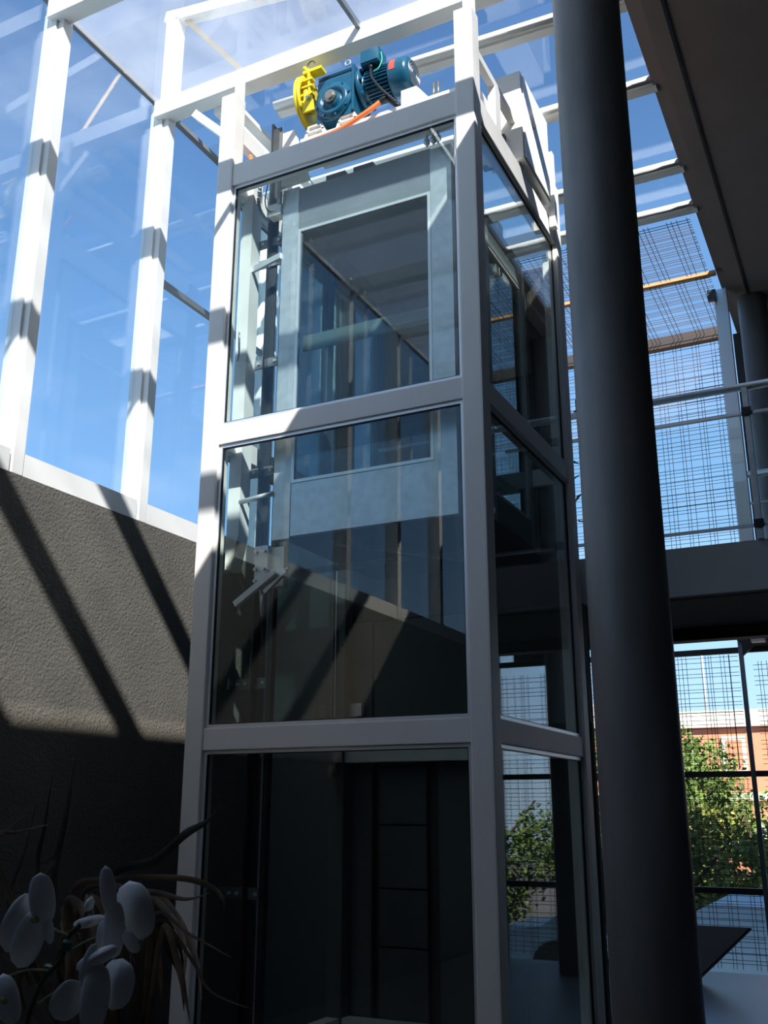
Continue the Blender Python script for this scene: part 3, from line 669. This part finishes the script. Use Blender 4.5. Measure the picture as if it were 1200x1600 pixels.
cp_ = thing('parked_car', 'pale blue parked car roof beyond the lowest mesh', 'car', (.1, 8.2, -.3))
m = MB().prism([(-1.6, -.25), (2.8, -.25), (2.8, .15), (2.2, .2), (1.7, .52), (-.2, .55), (-.9, .2), (-1.6, .1)], 1, 7.6, 9.2)
m.build('body', mat('pale_blue_car_paint', (.45, .62, .78), .3), cp_)
for x in (-.9, 2.0):
    for y in (7.55, 9.05): MB().cyl((x, y, -.25), (x, y+.2, -.25), .3).build('wheel', RUBBER, cp_)

# ------------------------------------------------------------ plants in the foreground
pl = thing('planter', 'tall dark planter below the orchid and the dry plant', 'planter', (.98, -4.02, 0))
MB().lathe((.98, -4.02, 0), (0, 0, 1), [(0, .14), (1.18, .17), (1.20, .18), (1.20, .16), (1.15, .155)], 36).build('pot', POT, pl)
MB().lathe((.98, -4.02, 1.14), (0, 0, 1), [(0, .15), (.02, .15)], 30).build('soil', SOIL, pl)
ROOT = Vector((.98, -4.02, 1.16))
dpnt = thing('dry_plant', 'plant of drooping dry brown strap leaves in the lower left corner', 'plant', tuple(ROOT))
def blade(pts, wd, m, parent, twist=0.3):
    q = smooth(pts, 7); n = len(q); mb = MB(); pr = None
    for i, v in enumerate(q):
        d = (q[min(i+1, n-1)]-q[max(i-1, 0)]).normalized()
        sd_ = d.cross(fw); sd_ = sd_.normalized() if sd_.length > 1e-3 else rt
        sd_ = (sd_*math.cos(twist*i/n*3)+fw*math.sin(twist*i/n*3))
        k = i/(n-1); ww = wd*min(1, (1-k)*3.0+.04)*min(1, .5+k*3)/2
        fold = d.cross(sd_).normalized()*ww*.35
        a = mb.bm.verts.new(v+sd_*ww); c0 = mb.bm.verts.new(v+fold); b = mb.bm.verts.new(v-sd_*ww)
        if pr:
            mb.bm.faces.new((pr[0], pr[1], c0, a)).smooth = True; mb.bm.faces.new((pr[1], pr[2], b, c0)).smooth = True
        pr = (a, c0, b)
    return mb.build('leaf', m, parent)
def strand(px, t0, t1, wd, m):
    n = len(px); pts = [P(u, v, t0+(t1-t0)*i/(n-1)) for i, (u, v) in enumerate(px)]
    blade([ROOT, ROOT.lerp(pts[0], .6)]+pts, wd, m, dpnt)
strand([(170, 1378), (240, 1345), (290, 1303), (325, 1282), (352, 1247)], 1.35, 1.25, .012, DARKLEAF)
strand([(110, 1398), (180, 1374), (280, 1372), (330, 1386), (350, 1408), (347, 1440)], 1.35, 1.3, .008, DRY)
strand([(130, 1396), (230, 1393), (290, 1405), (330, 1394)], 1.38, 1.3, .008, DRY)
strand([(240, 1432), (300, 1462), (362, 1497)], 1.3, 1.25, .005, DRY)
strand([(245, 1440), (300, 1500), (330, 1550), (397, 1578)], 1.3, 1.22, .005, DRY)
strand([(255, 1450), (278, 1505), (290, 1560), (298, 1600)], 1.28, 1.2, .009, DRY)
strand([(85, 1395), (100, 1290), (113, 1210), (122, 1163)], 1.45, 1.5, .012, DARKLEAF)
strand([(14, 1425), (38, 1330), (60, 1243)], 1.45, 1.5, .010, DARKLEAF)
strand([(60, 1370), (70, 1290), (82, 1212)], 1.5, 1.5, .010, DARKLEAF)
strand([(-15, 1330), (5, 1303), (47, 1266)], 1.4, 1.4, .006, DRY)
strand([(-10, 1320), (30, 1300), (82, 1287)], 1.4, 1.4, .006, DRY)
strand([(35, 1440), (60, 1385), (90, 1340), (60, 1352)], 1.4, 1.4, .008, DRY)
rr = random.Random(4)
for k in range(26):
    u0 = rr.uniform(95, 250); v0 = rr.uniform(1400, 1470); u1 = u0+rr.uniform(-30, 75); v1 = v0+rr.uniform(60, 160)
    strand([(u0, v0), ((u0+u1)/2+rr.uniform(5, 30), (v0+v1)/2-rr.uniform(0, 25)), (u1, v1)], rr.uniform(1.3, 1.45), rr.uniform(1.25, 1.4), rr.uniform(.004, .014), DRY if rr.random() < .7 else DARKLEAF)
for k in range(10):
    u0 = rr.uniform(10, 110); v0 = rr.uniform(1390, 1480)
    strand([(u0+20, v0+90), (u0+rr.uniform(-10, 30), v0+30), (u0+rr.uniform(20, 60), v0)], 1.42, 1.36, rr.uniform(.008, .02), DRY)
orc = thing('orchid', 'white orchid spray with several blooms in front of the dry leaves', 'orchid', tuple(ROOT+Vector((.03, -.03, 0))))
def petal(cu, cv, hw, hh, ang, t, dx=0.0, bend=.25, parent=None, tip=0.0):
    """a broad curved petal about (cu,cv): half width hw, half length hh (photo pixels), turned by ang degrees, leaning by dx in depth"""
    mb = MB(); a = math.radians(ang); sc = t/F_PX; nu, nv = 10, 12; g = []
    for j in range(nv+1):
        y = -1+2*j/nv; row = []
        wdt = (1-abs(y)**2.4)**.5*(1-.25*y*tip)
        for i in range(nu+1):
            x = -1+2*i/nu
            px_ = x*wdt*hw; py_ = y*hh
            u = cu+px_*math.cos(a)-py_*math.sin(a); v = cv+px_*math.sin(a)+py_*math.cos(a)
            dep = t+(x*wdt)**2*hw*sc*bend*1.6 + y*y*hh*sc*bend + dx*(px_*sc)
            row.append(mb.bm.verts.new(P(u, v, dep)))
        g.append(row)
    for j in range(nv):
        for i in range(nu):
            try: mb.bm.faces.new((g[j][i], g[j][i+1], g[j+1][i+1], g[j+1][i])).smooth = True
            except ValueError: pass
    bmesh.ops.remove_doubles(mb.bm, verts=mb.bm.verts, dist=1e-5)
    o = mb.build('petal', PETAL, parent)
    sm = o.modifiers.new('thick', 'SOLIDIFY'); sm.thickness = .0008
    return o
def flower(cu, cv, t, plist, ped):
    fl = MB().lathe(P(cu, cv, t+.006), fw*-1+up*.3, [(0, .003), (.004, .006), (.010, .005), (.013, .001)], 12).build('flower', LIP, orc)
    for q in plist: petal(*q, parent=fl)
    MB().tube(smooth([P(u, v, tt) for u, v, tt in ped]), .0013).build('pedicel', LIP, fl)
flower(58, 1435, 1.2, [(66, 1405, 21, 42, -4, 1.195, .3), (33, 1442, 28, 52, 28, 1.205, .8, .4), (44, 1468, 24, 48, 20, 1.195, .2), (75, 1450, 9, 26, -8, 1.20, 0)], [(108, 1462, 1.22), (85, 1452, 1.21), (60, 1437, 1.205)])
flower(190, 1450, 1.2, [(169, 1392, 13, 40, -6, 1.19, .3), (212, 1423, 29, 48, -12, 1.20, -.5, .5), (178, 1452, 17, 48, 2, 1.19, .1), (205, 1472, 11, 20, -30, 1.185, 0), (140, 1440, 26, 9, -14, 1.205, .1, 1.2), (160, 1462, 10, 26, 8, 1.20, 0)], [(112, 1483, 1.22), (140, 1468, 1.21), (165, 1458, 1.205)])
flower(150, 1540, 1.15, [(106, 1563, 25, 36, 35, 1.15, .5), (148, 1560, 23, 58, 8, 1.14, .2), (183, 1538, 27, 42, 12, 1.15, -.5, .5), (152, 1497, 12, 38, 62, 1.14, .2, .8), (138, 1505, 10, 34, 20, 1.145, .2)], [(60, 1567, 1.2), (95, 1545, 1.18), (130, 1538, 1.155)])
flower(12, 1560, 1.15, [(12, 1562, 20, 42, -10, 1.145, 0, .4), (-12, 1570, 22, 36, 20, 1.155, .3)], [(75, 1516, 1.2), (40, 1516, 1.19), (0, 1530, 1.16)])
MB().tube(smooth([P(140, 1418, 1.22), P(128, 1442, 1.22), P(106, 1465, 1.22), P(95, 1500, 1.21), P(66, 1535, 1.2), P(42, 1600, 1.2), P(40, 1680, 1.25), ROOT+Vector((.03, -.03, 0))]), .003).build('stem', STEM, orc)
MB().lathe(P(136, 1424, 1.22), up+rt*.35, [(0, .002), (.006, .006), (.014, .005), (.019, .001)], 12).build('bud', PETAL, orc)
for u, v in ((103, 1478), (72, 1517)):
    MB().lathe(P(u, v+6, 1.213), up+rt*.3, [(0, .004), (.003, .007), (.009, .007), (.012, .004)], 10).build('clip', CLIP, orc)
